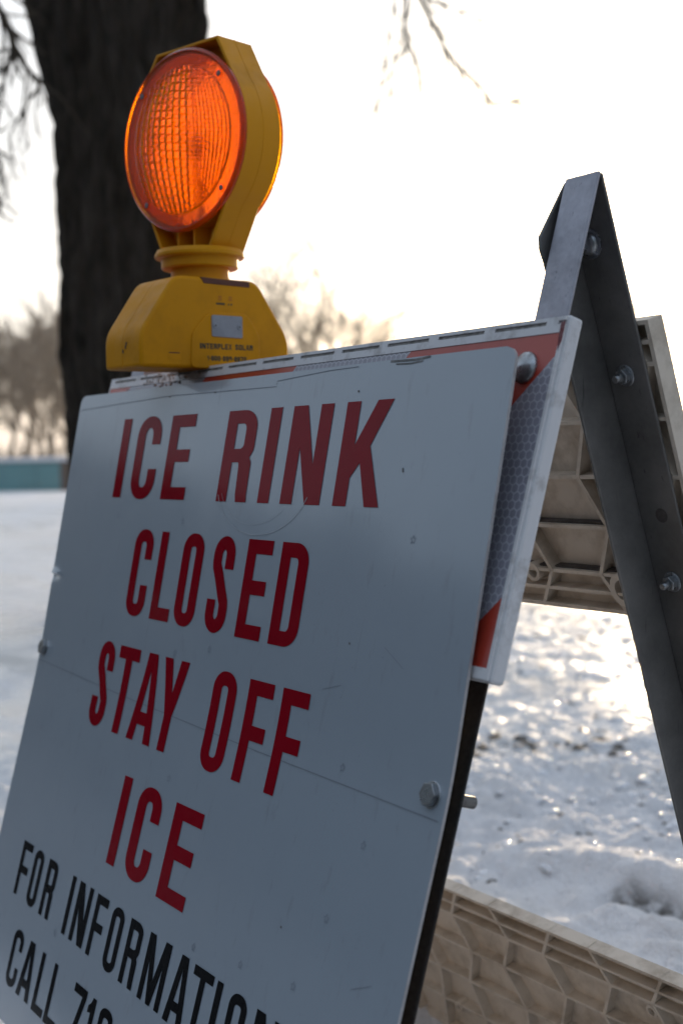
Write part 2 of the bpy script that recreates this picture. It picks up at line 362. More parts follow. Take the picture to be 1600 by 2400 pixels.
# ------------------------------------------------------------------ the barricade
AL = .2969; SA, CA = math.sin(AL), math.cos(AL)
AX = Vector((1, 0, 0)); DF = Vector((0, -SA, -CA)); NF = Vector((0, CA, -SA)); DB = Vector((0, SA, -CA)); NB = Vector((0, CA, SA))
O = Vector((0, 0, GZ))
FRONT = Frame(O, AX, DF, NF)                  # x, down the front slope, inward
BACK = Frame(O, AX, DB, NB)                   # x, down the rear slope, outward
bar = empty('folding_barricade', (-.35, .09, 0), 'folding A-frame road barricade with white striped boards on grey steel legs', 'barricade')
W = .70
def front_board(d0, h, name):
    bm = BM()
    d1 = d0 + h
    rim, base, bk = 0.0, .0016, .0131
    # back plate plus raised rim with recessed slots along the top
    box(bm, FRONT, -W, 0, d0, d1, base, bk)
    o = obj(name, bm, M['board'], bar, bevel=.0022)
    bm = BM()
    box(bm, FRONT, -W+.002, -.002, d0+.0066, d0+.0120, rim, base)       # lower rail of the top rim
    box(bm, FRONT, -W+.002, -.002, d0+.0015, d0+.0040, rim, base)       # upper rail
    x = -W + .002; edges = []
    while x < -.004:
        e = min(x + .011, -.002); box(bm, FRONT, x, e, d0+.0040, d0+.0066, rim, base)
        if e > -.012: break
        x = x + .011 + .0507
    box(bm, FRONT, -.0045, -.002, d0+.0120, d1-.0085, rim, base); box(bm, FRONT, -W+.002, -W+.0045, d0+.0120, d1-.0085, rim, base)
    box(bm, FRONT, -W+.002, -.002, d1-.0085, d1-.0015, rim, base)
    obj('rim', bm, M['board'], o)
    bm = BM(); x = -W + .013
    while x < -.02:
        e = min(x + .0507, -.006); box(bm, FRONT, x, e, d0+.0040, d0+.0066, base-.0002, base+.001); x += .0617
    obj('groove', bm, M['groove'], o)  # darker strip along the floor of the slots
    # diagonal reflective stripes, each a sheet of its own
    top, bot, xl, xr = d0+.0120, d1-.0085, -W+.0045, -.0045
    cuts = [-9, -.634, -.469, -.308, -.150, .022, .176, .335, 9]
    for i in range(len(cuts)-1):
        a, b = cuts[i], cuts[i+1]; poly = [Vector((x_, y_, 0)) for x_, y_ in ((xl, top), (xr, top), (xr, bot), (xl, bot))]
        def clip(poly, c, keep_ge):
            out = []
            val = lambda p: ((p.y-d0) + p.x - c) * (1 if keep_ge else -1)
            for k in range(len(poly)):
                p, q = poly[k], poly[(k+1) % len(poly)]; vp, vq = val(p), val(q)
                if vp >= 0: out.append(p)
                if (vp >= 0) != (vq >= 0): out.append(p + (q-p)*(vp/(vp-vq)))
            return out
        poly = clip(poly, a, True)
        if len(poly) > 2: poly = clip(poly, b, False)
        if len(poly) < 3: continue
        bm = BM(); ngon_prism(bm, FRONT, [(p.x, p.y) for p in poly], .0006, base)
        red = i % 2 == 0
        lay = bm.verts.layers.float_vector.new('flat')
        for v in bm.verts:
            r = v.co - O; v[lay] = Vector((r.dot(AX), r.dot(DF), 0))
        obj('red_stripe' if red else 'white_stripe', bm, M['red_sheet'] if red else M['white_sheet'], o)
    return o
fb = front_board(0.0, .2338, 'striped_board')
bm = BM(); rg = random.Random(5)
for i in range(80):
    gx, gd = rg.gauss(-.575, .032), rg.gauss(.0085, .005)
    if not (.0013 < gd < .0225 and -.68 < gx < -.48): continue
    gr = rg.uniform(.0004, .0021); n_ = 7; ph = rg.random()*6
    ngon_prism(bm, FRONT, [(gx + gr*rg.uniform(.6, 2.0)*math.cos(ph+6.283*k/n_), gd + gr*rg.uniform(.5, 1.0)*math.sin(ph+6.283*k/n_)) for k in range(n_)], -.0002-.0003*rg.random(), .0008)
tag(obj('grime', bm, plastic('lamp_grime', (.36, .33, .31), (.20, .18, .16), .8, .8, 100), fb), kind='stuff')
bm = BM()                                      # dark red overspray on the end of the front board, and grime under the lamp
ngon_prism(bm, FRONT, [(-.0052, .0055), (-.0018, .0050), (-.0016, .018), (-.0035, .024), (-.0048, .016)], -.0003, .0002)
obj('paint_smear', bm, plastic('dark_red_smear', (.14, .02, .025), (.3, .2, .2), .6, .8, 200), fb)
front_board(.648, .17, 'striped_board')
def rib_board(s0, h, levels, zc, zpitch, zsign, name, bosses):
    bm = BM(); n0, n1 = .0727, .0867; XE = -.008
    box(bm, BACK, -W, XE, s0, s0+h, n1-.0025, n1)
    box(bm, BACK, -W, XE, s0, s0+.0030, n0, n1-.0025); box(bm, BACK, -W, XE, s0+h-.0030, s0+h, n0, n1-.0025)
    box(bm, BACK, -W, -W+.0035, s0+.003, s0+h-.003, n0, n1-.0025); box(bm, BACK, XE-.0035, XE, s0+.003, s0+h-.003, n0, n1-.0025)
    for i, l in enumerate(levels[1:-1]): box(bm, BACK, -W+.0035, XE-.0035, s0+l-.0014, s0+l+.0014, n0+.0008, n1-.0025)
    k = 0; x = zc
    nodes = [levels[0]] + [l for j, l in enumerate(levels[1:-1]) if j not in (0, len(levels)-3)] + [levels[-1]]
    while x > -W + .02:
        for a in range(len(nodes)-1):
            sg = zsign * (1 if (a + k) % 2 else -1)
            xa, xb = x + .0097*sg, x - .0097*sg
            pa, pb = s0+nodes[a], s0+nodes[a+1]
            L = math.hypot(xb-xa, pb-pa); ux, us = (xb-xa)/L, (pb-pa)/L; tw = .0016
            ngon_prism(bm, BACK, [(xa-us*tw, pa+ux*tw), (xa+us*tw, pa-ux*tw), (xb+us*tw, pb-ux*tw), (xb-us*tw, pb+ux*tw)], n0+.0004, n1-.0025)
        x -= zpitch; k += 1
    o = obj(name, bm, M['rib_board'], bar)
    for bx, bs, br in bosses:
        bm = BM(); F = Frame(BACK(bx, s0+bs, 0), AX, DB, NB)
        lathe(bm, F, [(br, n1-.0026), (br, n0), (br*.62, n0), (br*.58, n1-.0026)], 22, cap=False); obj('boss', bm, M['rib_board'], o, 40)
    return o
LV = [0, .0150, .0300, .0680, .1095, .1490, .1862, .2010, .2165]
rb = rib_board(.0226, .2165, LV, -.1012+.0735, .0735, 1, 'ribbed_board', [(-.188, .189, .0078), (-.0905, .197, .0135), (-.335, .189, .0078)])
bm = BM()                                       # grime lying on the ledges of the ribs
for l in (.149, .1862): box(bm, BACK, -.20, -.07, .0226+l-.0029, .0226+l-.0012, .0770, .0838)
obj('grime_line', bm, M['grime'], rb)
rib_board(.569, .19, [0, .0165, .0315, .0685, .109, .150, .19], -.233+.069*3, .069, -1, 'ribbed_board', [(-.177, .040, .006), (-.4837, .152, .006)])
# angle-iron legs
def front_leg(x0, x1, flip):
    bm = BM(); a, th = .0131, .0024
    for da, db in ((-.1035, .20), (.20, .735)):                      # the lower length has the sign's shade painted in, with some rust
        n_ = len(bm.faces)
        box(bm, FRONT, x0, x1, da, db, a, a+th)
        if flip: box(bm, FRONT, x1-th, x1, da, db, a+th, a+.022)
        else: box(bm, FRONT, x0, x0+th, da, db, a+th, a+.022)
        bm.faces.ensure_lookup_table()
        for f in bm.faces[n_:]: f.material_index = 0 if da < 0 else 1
    return obj('leg', bm, [M['steel'], M['rusty_shaded_steel']], bar, bevel=.0008)
def back_leg(xa, sgn):
    bm = BM(); n1, th = .0724, .0024
    box(bm, BACK, min(xa, xa+.0355*sgn), max(xa, xa+.0355*sgn), -.0765, .77, n1-th, n1)
    S = Frame(BACK(xa, 0, 0), DB, NB, AX*sgn)
    ngon_prism(bm, S, [(-.047, .0385), (-.0765, n1), (.77, n1), (.77, .0400), (-.030, .0375), (-.0385, .0365)], -th, 0)
    return obj('leg', bm, M['dark_steel'], bar, bevel=.0012)
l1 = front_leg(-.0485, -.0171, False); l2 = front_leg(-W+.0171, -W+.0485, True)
b1 = back_leg(-.0525, 1); b2 = back_leg(-W+.0525, -1)
# long rolled seam and bolt hole on the rear leg
bm = BM(); F = Frame(BACK(-.0325, .1585, .0700), AX, DB, -NB); lathe(bm, F, [(.0052, .0001), (.0052, .0003)], 24); obj('bolt_hole', bm, M['grime'], b1)
def dome_bolt(F, r, h, parent, flange=0):
    bm = BM(); pr = [(r*1.0, 0)] + [(r*math.cos(rad(a)), h*.25 + h*.75*math.sin(rad(a))) for a in range(0, 90, 15)] + [(r*.05, h)]
    if flange: pr = [(flange, 0), (flange, h*.16), (r, h*.2)] + pr[1:]
    lathe(bm, F, pr, 28); return obj('bolt', bm, M['bolt'], parent, 50)
def hex_nut(F, r, h, parent, stub=.006):
    bm = BM(); lathe(bm, F, [(r*1.35, 0), (r*1.35, .0012)], 30)
    ngon_prism(bm, F, [(r*math.cos(rad(60*i+12)), r*math.sin(rad(60*i+12))) for i in range(6)], .0012, .0012+h)
    lathe(bm, Frame(F.o, F.a, F.b, F.c), [(r*.52, .0012+h), (r*.52, h+stub), (r*.42, h+stub+.0012)], 20)
    return obj('nut', bm, M['bolt'], parent, 40, bevel=.0004)
dome_bolt(Frame(FRONT(-.0305, .0335, .0006), AX, -DF, -NF), .0106, .0052, bar)
dome_bolt(Frame(FRONT(-W+.031, .0322, .0006), AX, -DF, -NF), .0085, .0050, bar)
dome_bolt(Frame(BACK(-.0410, -.0335, .0700), AX, -DB, -NB), .0078, .0055, bar, .0105)
hex_nut(Frame(BACK(-.0355, .0580, .0700), AX, -DB, -NB), .0056, .0042, bar)
hex_nut(Frame(BACK(-.0360, .2075, .0700), AX, -DB, -NB), .0056, .0042, bar)

# ------------------------------------------------------------------ the sign, bowed between the boards and its two bolts
XL, XR, D0, D1 = -.7080, -.0154, .0270, .6330
def softbend(d, k=.010):                       # 0 below the bolt line, rises linearly above it, with a rounded bend
    z = (.30 - d)/k
    return k*(math.log1p(math.exp(-abs(z))) + max(z, 0))
def sign_n(x, d):
    t = min(max((x-XL)/(XR-XL), 0), 1)
    nr = .0004 - .0825*softbend(d)
    nl = .0040 - .100*softbend(d) + .033*max(d-.30, 0)
    n = nr*t + nl*(1-t)
    q = ((x+.703)/.010)**2 + ((d-.214)/.006)**2
    if q < 9: n -= .0026*math.exp(-q) * (1 if d < .214 else -.6)      # the dented edge
    return n + .0010*math.sin(3.1*x+1.2)*math.sin(6*d)
def S(x, d, lift=0): return FRONT(x, d, sign_n(x, d) - lift)
sign = empty('rink_sign', FRONT(-.36, .633, 0), 'white metal sign with red and black capitals bolted to the barricade front', 'sign')
def sign_sheet():
    bm = BM(); nx, nd, rc = 70, 90, .010
    ds = sorted(set([D0 + (D1-D0)*i/nd for i in range(nd+1)] + [D0 + rc*i/6 for i in range(6)] + [D1 - rc*i/6 for i in range(6)] + [.206+.002*i for i in range(9)]))
    rows = []
    for d in ds:
        ins = 0
        for e in (d-D0, D1-d):
            if e < rc: ins = max(ins, rc - math.sqrt(max(rc*rc - (rc-e)**2, 0)))
        xs = [XL+ins + (XR-XL-2*ins)*((i/nx)) for i in range(nx+1)]
        xs[1:1] = [XL+ins+.002, XL+ins+.005]
        rows.append(xs)
    f = [[bm.verts.new(S(x, d)) for x in xs] for xs, d in zip(rows, ds)]
    b = [[bm.verts.new(S(x, d, -.0022)) for x in xs] for xs, d in zip(rows, ds)]
    m = len(rows[0])
    for i in range(len(ds)-1):
        for j in range(m-1):
            bm.faces.new((f[i][j], f[i+1][j], f[i+1][j+1], f[i][j+1])).material_index = 0
            bm.faces.new((b[i][j], b[i][j+1], b[i+1][j+1], b[i+1][j])).material_index = 1
    for i in range(len(ds)-1):
        for j in (0, m-1): bm.faces.new((f[i][j], b[i][j], b[i+1][j], f[i+1][j])).material_index = 1
    for j in range(m-1):
        for i in (0, len(ds)-1): bm.faces.new((f[i][j], f[i][j+1], b[i][j+1], b[i][j])).material_index = 1
    o = obj('panel', bm, [M['sign'], M['sign_edge']], sign, 40)
    return o
panel = sign_sheet()
LINES = [
 ('red', .0175, .0112, .0552, .1316, 0, 'ICE RINK', [('I', -.588, -.5700), ('C', -.5512, -.5005), ('E', -.4825, -.4350), ('R', -.3757, -.3248), ('I', -.3062, -.2886), ('N', -.2712, -.2142), ('K', -.1965, -.1380)]),
 ('red', .0143, .0112, .1605, .2381, 0, 'CLOSED', [('C', -.5186, -.4797), ('L', -.4655, -.4280), ('O', -.4195, -.3814), ('S', -.3625, -.3270), ('E', -.3082, -.2692), ('D', -.2559, -.2153)]),
 ('red', .0138, .0112, .2668, .3440, 0, 'STAY OFF', [('S', -.5560, -.5216), ('T', -.5130, -.4693), ('A', -.4667, -.4186), ('Y', -.4199, -.3737), ('O', -.3278, -.2896), ('F', -.2718, -.2345), ('F', -.2220, -.1845)]),
 ('red', .0165, .0115, .3742, .4496, .024, 'ICE', [('I', -.4495, -.4330), ('C', -.4142, -.3692), ('E', -.3470, -.2980)]),
 ('black', .0078, .0072, .4730, .5240, .0172, 'FOR INFORMATION', [('F', -.6378, -.6118), ('O', -.6035, -.5798), ('R', -.5673, -.5428), ('I', -.5078, -.4998), ('N', -.4898, -.4592), ('F', -.4495, -.4248), ('O', -.4142, -.3897), ('R', -.3781, -.3520), ('M', -.3402, -.3008), ('A', -.2925, -.2616), ('T', -.2607, -.2297), ('I', -.2240, -.2155), ('O', -.2030, -.1777), ('N', -.1655, -.1330)]),
 ('black', .0078, .0072, .5496, .6006, .0172, 'CALL 719', [('C', -.6106, -.5845), ('A', -.5785, -.5456), ('L', -.5358, -.5085), ('L', -.5042, -.4775), ('7', -.4535, -.4264), ('1', -.4200, -.4062), ('9', -.3960, -.3700)]),
]
for colr, sx, sy, dt, db, slope, words, letters in LINES:
    k = 0
    for word in words.split(' '):
        bm = BM()
        for ch, x0, x1 in letters[k:k+len(word)]:
            sh = slope*(x0 + .64 if slope < .02 else x0 + .45)
            h = db - dt; wx = sx if ch not in 'I' else (x1-x0)
            glyph_tris(bm, ch, x1-x0, wx, sy, lambda u, v: S(x0+u, db+sh-v, .0004), h, 10 if dt > .2 and dt < .3 else 3)
        k += len(word)
        o = obj('lettering', bm, M['red_vinyl' if colr == 'red' else 'black_vinyl'], panel, fix=False); o['label'] = 'word %s in %s capitals' % (word, colr)
def strip(bm, pts, w, lift=.0003):
    P = []
    for a, b in zip(pts, pts[1:]):
        n = max(2, int(math.hypot(b[0]-a[0], b[1]-a[1])/.012))
        for i in range(n): P.append((a[0]+(b[0]-a[0])*i/n, a[1]+(b[1]-a[1])*i/n))
    P.append(pts[-1]); prev = None
    for i, p in enumerate(P):
        a, b = P[max(i-1, 0)], P[min(i+1, len(P)-1)]; l = math.hypot(b[0]-a[0], b[1]-a[1]) or 1
        nx, ny = -(b[1]-a[1])/l*w/2, (b[0]-a[0])/l*w/2
        cur = (bm.verts.new(S(p[0]+nx, p[1]+ny, lift)), bm.verts.new(S(p[0]-nx, p[1]-ny, lift)))
        if prev: bm.faces.new((prev[0], prev[1], cur[1], cur[0]))
        prev = cur
bm = BM()                                       # edges of the overlay film and hairline marks
strip(bm, [(-.7044, .0420), (-.60, .0392), (-.4970, .0364), (-.40, .0372), (-.3043, .0379), (-.3044, .0334), (-.2270, .0297), (-.19, .0293)], .0006)
strip(bm, [(-.7046, .3019), (-.47, .311), (-.2443, .3174), (-.0189, .3215)], .0008)
obj('film_seam', bm, M['mark'], panel, fix=False)
def mark(name, pts, w, mat, lift=.0003):
    bm = BM(); strip(bm, pts, w, lift); return obj(name, bm, mat, panel, fix=False)
mark('scuff', [(-.150, .0282), (-.120, .0290), (-.104, .0279)], .0016, M['scuff']); mark('scuff', [(-.143, .0306), (-.125, .0313), (-.112, .0304)], .0011, M['scuff'])
for x, d in ((-.116, .1040), (-.148, .1130)): mark('scuff', [(x, d), (x+.001, d+.003)], .0016, M['scuff'])
for x, d in ((-.4965, .0372), (-.408, .0372), (-.185, .0475), (-.1465, .2262), (-.1600, .424)): mark('scuff', [(x-.001, d), (x+.001, d+.0005)], .0016, M['scuff'])
rm = random.Random(17)
for i in range(4):
    x, d, l = rm.uniform(-.175, -.035), rm.uniform(.05, .6), rm.uniform(.004, .03); a_ = rm.uniform(-.5, .5)
    mark('scratch', [(x, d), (x+l*math.cos(a_), d+l*math.sin(a_))], .00035, M['mark' if i % 4 else 'pale_scratch'], .0003)
bm = BM(); random.seed(4)
for i in range(40): x, d = -.703+random.random()**2*.012, .530+random.random()*.06; strip(bm, [(x, d), (x+.0015, d+.001+random.random()*.003)], .0012)
tag(obj('edge_grime', bm, M['scuff'], panel, fix=False), kind='stuff')
star_m = plastic('faint_star', (.205, .225, .265), (.24, .27, .31), .5, .8, 300)   # small faint stars pressed into the film
for x, d in ((-.566, .149), (-.43, .1505), (-.60, .272), (-.405, .262), (-.092, .152), (-.13, .309), (-.37, .362), (-.60, .372), (-.088, .352), (-.13, .455), (-.20, .462), (-.27, .47), (-.66, .365), (-.345, .2525), (-.11, .405), (-.45, .5), (-.52, .53)):
    mark('star_mark', [(x + (.0032 if k % 2 == 0 else .0014)*math.sin(rad(36*k)), d - (.0032 if k % 2 == 0 else .0014)*math.cos(rad(36*k))) for k in range(11)], .00045, star_m)
bm = BM()                                       # the round scratch under the first line
strip(bm, [(-.302 + .074*math.cos(rad(a)), .112 + .045*math.sin(rad(a))) for a in range(18, 163, 6)], .0006, .0006)
strip(bm, [(-.310 + .060*math.cos(rad(a)), .112 + .037*math.sin(rad(a))) for a in range(40, 163, 6)], .0003, .0006)
obj('round_scratch', bm, M['pale_scratch'], panel, fix=False)
def sign_bolt(x, d, nm='bolt'):
    F = Frame(S(x, d), AX, -DF, -NF); bm = BM()
    ngon_prism(bm, F, [(.0077*math.cos(rad(60*i+8)), .0077*math.sin(rad(60*i+8))) for i in range(6)], .0006, .0044)
    lathe(bm, F, [(.0087, 0), (.0087, .0007)], 26)
    return obj('bolt', bm, M['bolt'], sign, 40, bevel=.0007)
sign_bolt(-.0305, .3075); sign_bolt(-.6975, .2885)
bm = BM(); F = Frame(FRONT(-.0305, .3075, .0150), AX, -DF, NF)
lathe(bm, F, [(.0062, .002), (.0062, .0075), (.0040, .0080), (.0040, .0195), (.0030, .0205)], 22); obj('bolt_shank', bm, M['dark_steel'], sign, 40)

# ------------------------------------------------------------------ the warning light on the top edge
Z0 = GZ
lamp = empty('warning_light', (-.515, .012, Z0), 'yellow plastic warning light with round amber lens on top of the sign', 'warning light')
by = rad(6.0); BMX = Vector((math.cos(by), math.sin(by), 0)); BW = Vector((-math.sin(by), math.cos(by), 0)); BX = Frame(Vector((-.526, .017, Z0)), BW, UP, BMX)                       # across, up, towards the printed face
def rounded(pts, r, n=4):
    out = []
    for i, p in enumerate(pts):
        a, b = Vector(pts[i-1]), Vector(pts[(i+1) % len(pts)]); q = Vector(p); u, v = (a-q).normalized(), (b-q).normalized()
        rr = min(r, (a-q).length*.45, (b-q).length*.45); s, e = q+u*rr, q+v*rr
        for k in range(n+1):
            w_ = k/n; out.append(tuple(s*(1-w_)**2 + q*2*w_*(1-w_) + e*w_**2))
    return out
prof = [(-.094, -.004), (.070, -.004)] + [q for i in range(2, 6) for q in rounded([(-.094, -.004), (.070, -.004), (.070, .027), (.0335, .0795), (-.0575, .0795), (-.094, .027)], .010)[i*5:i*5+5]]
bm = BM(); ngon_prism(bm, BX, prof, -.019, .045); bx = obj('battery_box', bm, M['yellow'], lamp, 40, bevel=.0035, seg=4)
bm = BM(); cx_, cz_ = -.012, .038; prism(bm, BX, [(cx_+(p[0]-cx_)*1.0025, cz_+(p[1]-cz_)*1.004) for p in prof], .0125, .0133, [[(cx_+(p[0]-cx_)*.999, cz_+(p[1]-cz_)*.999) for p in prof]]); obj('mould_seam', bm, M['yellow'], bx)
ins = rounded([(-.0425, -.0035), (.0345, -.0035), (.0345, .0286), (.0200, .0486), (-.0225, .0475), (-.0405, .0283)], .006)
bm = BM(); ngon_prism(bm, BX, ins, .044, .0462); obj('raised_panel', bm, M['yellow'], bx, 40, bevel=.0008)
bm = BM(); ngon_prism(bm, BX, rounded([(-.0194, .0256), (.0146, .0250), (.0146, .0452), (-.0194, .0452)], .0018), .0460, .0470); pl = obj('name_plate', bm, M['plate'], bx, 40, bevel=.0002)
for rx, rz in ((-.0155, .0356), (.0113, .0353)):
    bm = BM(); lathe(bm, Frame(BX(rx, rz, .0468), BW, UP, BMX), [(.0028, 0), (.0026, .0007), (.0009, .0008), (.0009, .0003)], 18); obj('rivet', bm, M['plate'], pl, 40)
    bm = BM(); lathe(bm, Frame(BX(rx, rz, .0470), BW, UP, BMX), [(.0009, 0), (.0009, .0002)], 12); obj('rivet_hole', bm, M['grime'], pl)
def box_text(txt, x0, x1, zc, h, wgt, mat):
    bm = BM(); units = {'I': .30, ' ': .42, '-': .34, '1': .36, 'M': .8, 'N': .70}; tot = sum(units.get(c, .62) for c in txt) + .12*(len(txt)-1)
    k = (x1-x0)/tot; x = x0
    for c in txt:
        w = units.get(c, .62)*k
        if c != ' ': glyph_tris(bm, c, w, w if c == 'I' else min(wgt, w*.42), .0011, lambda u, v: BX(x+u, zc-h/2+v, .0464), h)
        x += w + .12*k
    o = obj('lettering', bm, M[mat], bx, fix=False); o['label'] = 'small dark print reading ' + txt; return o
box_text('INTERPLEX SOLAR', -.0325, .0262, .0166, .0050, .0012, 'box_print')
box_text('1-800-889-8870', -.0250, .0186, .0056, .0046, .0011, 'box_print')
bm = BM()
for x0, x1, z0, z1 in ((-.0130, -.0035, .0552, .0568), (.0003, .0013, .0550, .0566), (.0030, .0046, .0550, .0566)): ngon_prism(bm, BX, [(x0, z0), (x1, z0), (x1, z1), (x0, z1)], .0450, .0453)
obj('faded_print', bm, M['box_print'], bx)
bm = BM()
for cx in (-.0085, .0028):
    for q in range(4):
        a = rad(90*q+45); lathe(bm, Frame(BX(cx+.0014*math.cos(a), .0612+.0017*math.sin(a), .0450), BW, UP, BMX), [(.0009, 0), (.0009, .0003)], 10)
obj('red_symbol', bm, M['red_print'], bx)
bm = BM(); ngon_prism(bm, BX, [(-.0296, .0792), (.0246, .0778), (.0246, .0728), (-.0262, .0738)], .0425, .0455); obj('top_slot', bm, M['slot'], bx, bevel=.0003)
bm = BM(); box(bm, BX, -.066, -.0525, .0035, .0108, .0445, .0451); nt = obj('latch_notch', bm, M['yellow'], bx, bevel=.0002)
bm = BM(); box(bm, BX, -.065, -.0535, .0090, .0100, .0450, .0453); obj('notch_shadow_gap', bm, M['slot'], bx)
for w_, z_, dd in ((-.0945, .0135, .0185), (-.0945, .010, .014), (-.0945, .0165, .020)):   # scuffs on the box end
    bm = BM(); box(bm, BX, w_, w_+.0006, z_, z_+.003, dd, dd+.0016); obj('scuff', bm, M['grime'], bx)
# swivel neck
NK = Frame(Vector((-.5185, .0130, Z0)), AX, Vector((0, 1, 0)), UP)
bm = BM(); lathe(bm, NK, [(.031, .0765), (.0282, .0800), (.0272, .0850), (.0272, .0915), (.0350, .0917), (.0362, .0928), (.0362, .1005), (.0372, .1014), (.0412, .1016), (.0422, .1028), (.0422, .1052), (.0412, .1066), (.0400, .1090), (.025, .1095)], 64); obj('swivel_collar', bm, M['yellow'], lamp, 35)
# lamp head
hy = rad(14.6); HT = Vector((math.cos(hy), math.sin(hy), 0)); HN = Vector((math.sin(hy), -math.cos(hy), 0))
HC = Vector((-.5149, -.0018, .2096 + Z0)); HD = Frame(HC, HT, UP, HN)       # across, up, towards the viewer
TH = .0425
def head_outline(r, top, tx, nx, nz):
    a0, a1 = 36, -50
    return [(tx, top)] + arc(0, 0, r, r, a0, a1, 18) + [(nx, nz), (-nx-.004, nz)] + arc(0, 0, r, r, 180-a1, 180-a0, 18) + [(-tx+.010, top)]
outer = head_outline(.0835, .0872, .0475, .031, -.1035)
inner = head_outline(.0805, .0842, .0452, .0285, -.1010)
bm = BM(); prism(bm, HD, outer, -TH, .0, [inner]); head = obj('lamp_housing', bm, M['yellow'], lamp, 30, bevel=.0007)
bm = BM(); prism(bm, HD, [(p[0]*1.0022, p[1]*1.0022) for p in outer], -.0216, -.0206, [[(p[0]*.999, p[1]*.999) for p in outer]]); obj('mould_seam', bm, M['yellow'], head)
bm = BM(); prism(bm, HD, [(p[0]*.999, p[1]*.999) for p in inner], -.026, -.021, [arc(0, 0, .0785, .0785, 0, 360, 60)[:-1]]); obj('web', bm, M['yellow'], head, 30)
bm = BM(); prism(bm, HD, arc(0, 0, .0800, .0800, 0, 360, 60)[:-1], -TH+.001, -.001, [arc(0, 0, .0785, .0785, 0, 360, 60)[:-1]]); obj('lens_tube', bm, M['yellow'], head, 30)
for x in (-.014, .0085):
    bm = BM(); box(bm, HD, x-.0011, x+.0011, -.1008, -.074, -.021, -.0015); obj('rib', bm, M['yellow'], head)
def lens(front, name='lens'):
    sg = 1 if front else -1; z00 = .0004 if front else -TH-.0004
    bm = BM(); NR, NS = 70, 220; R = .0838
    def zf(r, a):
        x, y = r*math.cos(a), r*math.sin(a)
        if r > .0822: return .0040 - .8*(r-.0822)
        if r > .0802: return .0052
        if r > .0675: return .0040
        dome = .0052 + .0085*(1-(r/.0675)**2)
        saw = lambda q, p: (q/p) % 1.0
        xx = x*(1 + 2.2*y*y/.0045*.25)
        fine = max(0, min(1, (x-.012)/.02))
        q_ = int(xx/.0098 + 50)
        cell = .00032*math.sin(y*900 + q_*2.1)*(1-fine) + .0003*math.sin(y*1700+x*300)
        return dome + .0019*saw(xx, .0098)*(1-fine) + .0010*saw(xx, .0046)*fine + cell
    F = Frame(HD(0, 0, z00), HT, UP, HN*sg)
    rs = [R*(i/NR) for i in range(1, NR+1)]
    c0 = bm.verts.new(F(0, 0, zf(0.0001, 0))); fr = []
    for r in rs: fr.append([bm.verts.new(F(r*math.cos(2*math.pi*k/NS), r*math.sin(2*math.pi*k/NS), zf(r, 2*math.pi*k/NS))) for k in range(NS)])
    for k in range(NS): bm.faces.new((c0, fr[0][k], fr[0][(k+1) % NS]))
    for i_, (a, b) in enumerate(zip(fr, fr[1:])):
        for k in range(NS): bm.faces.new((a[k], b[k], b[(k+1) % NS], a[(k+1) % NS])).material_index = 1 if rs[i_] > .0795 else 0
    bk = []
    for i in range(12):
        r = R*(1 - i/12); z = 0 if r > .066 else .0068*(1-(r/.066)**2)
        bk.append([bm.verts.new(F(r*math.cos(2*math.pi*k/NS), r*math.sin(2*math.pi*k/NS), z)) for k in range(NS)])
    for k in range(NS): bm.faces.new((fr[-1][k], bk[0][k], bk[0][(k+1) % NS], fr[-1][(k+1) % NS])).material_index = 1
    for a, b in zip(bk, bk[1:]):
        for k in range(NS): bm.faces.new((a[k], b[k], b[(k+1) % NS], a[(k+1) % NS]))
    c1 = bm.verts.new(F(0, 0, .0068))
    for k in range(NS): bm.faces.new((bk[-1][(k+1) % NS], bk[-1][k], c1))
    o = obj(name, bm, [M['lens'], M['lens_rim']], lamp, 28)
    for a in (44, 137, 226, 316):
        bm = BM(); P = Frame(F(.0738*math.cos(rad(a)), .0738*math.sin(rad(a)), .0040), HT, UP, HN*sg)
        lathe(bm, P, [(.0042, 0), (.0040, .0007), (.0026, .0008)], 18, cap=False); obj('screw_seat', bm, M['lens'], o, 40)
        bm = BM(); lathe(bm, P, [(.0027, 0), (.0027, .0006), (.0018, .0009)], 16); obj('screw', bm, M['dark_steel'], o, 40)
    return o
lens(True); lens(False)
bm = BM(); box(bm, HD, -.0025, .0025, -.0780, -.008, -.0235, -.0205); lathe(bm, Frame(HD(0, -.004, -.026), HT, UP, HN), [(.007, 0), (.009, .004), (.004, .010)], 24); obj('bulb_holder', bm, M['reflector'], head)

# ------------------------------------------------------------------ ground: one sheet of trampled snow and ice
def warp(u, s, k): return s*math.sinh(k*u)/math.sinh(k)
def fbm(p, o=4, l=2.1, g=.5):
    a, s = 1.0, 0.0
    for _ in range(o): s += a*noise.noise(p); p = p*l; a *= g
    return s
SOIL_A, SOIL_B = on_ground(1478, 2108), on_ground(1620, 2150)
LEDGE_A, LEDGE_B = on_ground(1240, 2015), on_ground(1640, 2100)
EDGE_A, EDGE_B = on_ground(1250, 1890), on_ground(1640, 1985)
def seg_dist(p, a, b, lo=0, hi=1):
    ab = (b-a).xy; t = max(lo, min(hi, (p-a).xy.dot(ab)/ab.length_squared)); q = p.xy - (a.xy+ab*t)
    return q.length, t, (ab.x*q.y - ab.y*q.x)/ab.length       # distance, place along, signed side
def puff(p, o=3):                               # billowing lumps with sharp creases between them
    a, s = 1.0, 0.0
    for _ in range(o): s += a*abs(noise.noise(p)); p = p*2.17 + Vector((3.1, 1.7, 0)); a *= .5
    return s
def ice_at(p, r):
    far = max(0, min(1, (r-2.15)/.9)); lat = .82 + 1.0*noise.noise(p*.55+Vector((1, 8, 0)))
    return far*max(0, min(1, lat))*max(0, min(1, (26-r)/10))
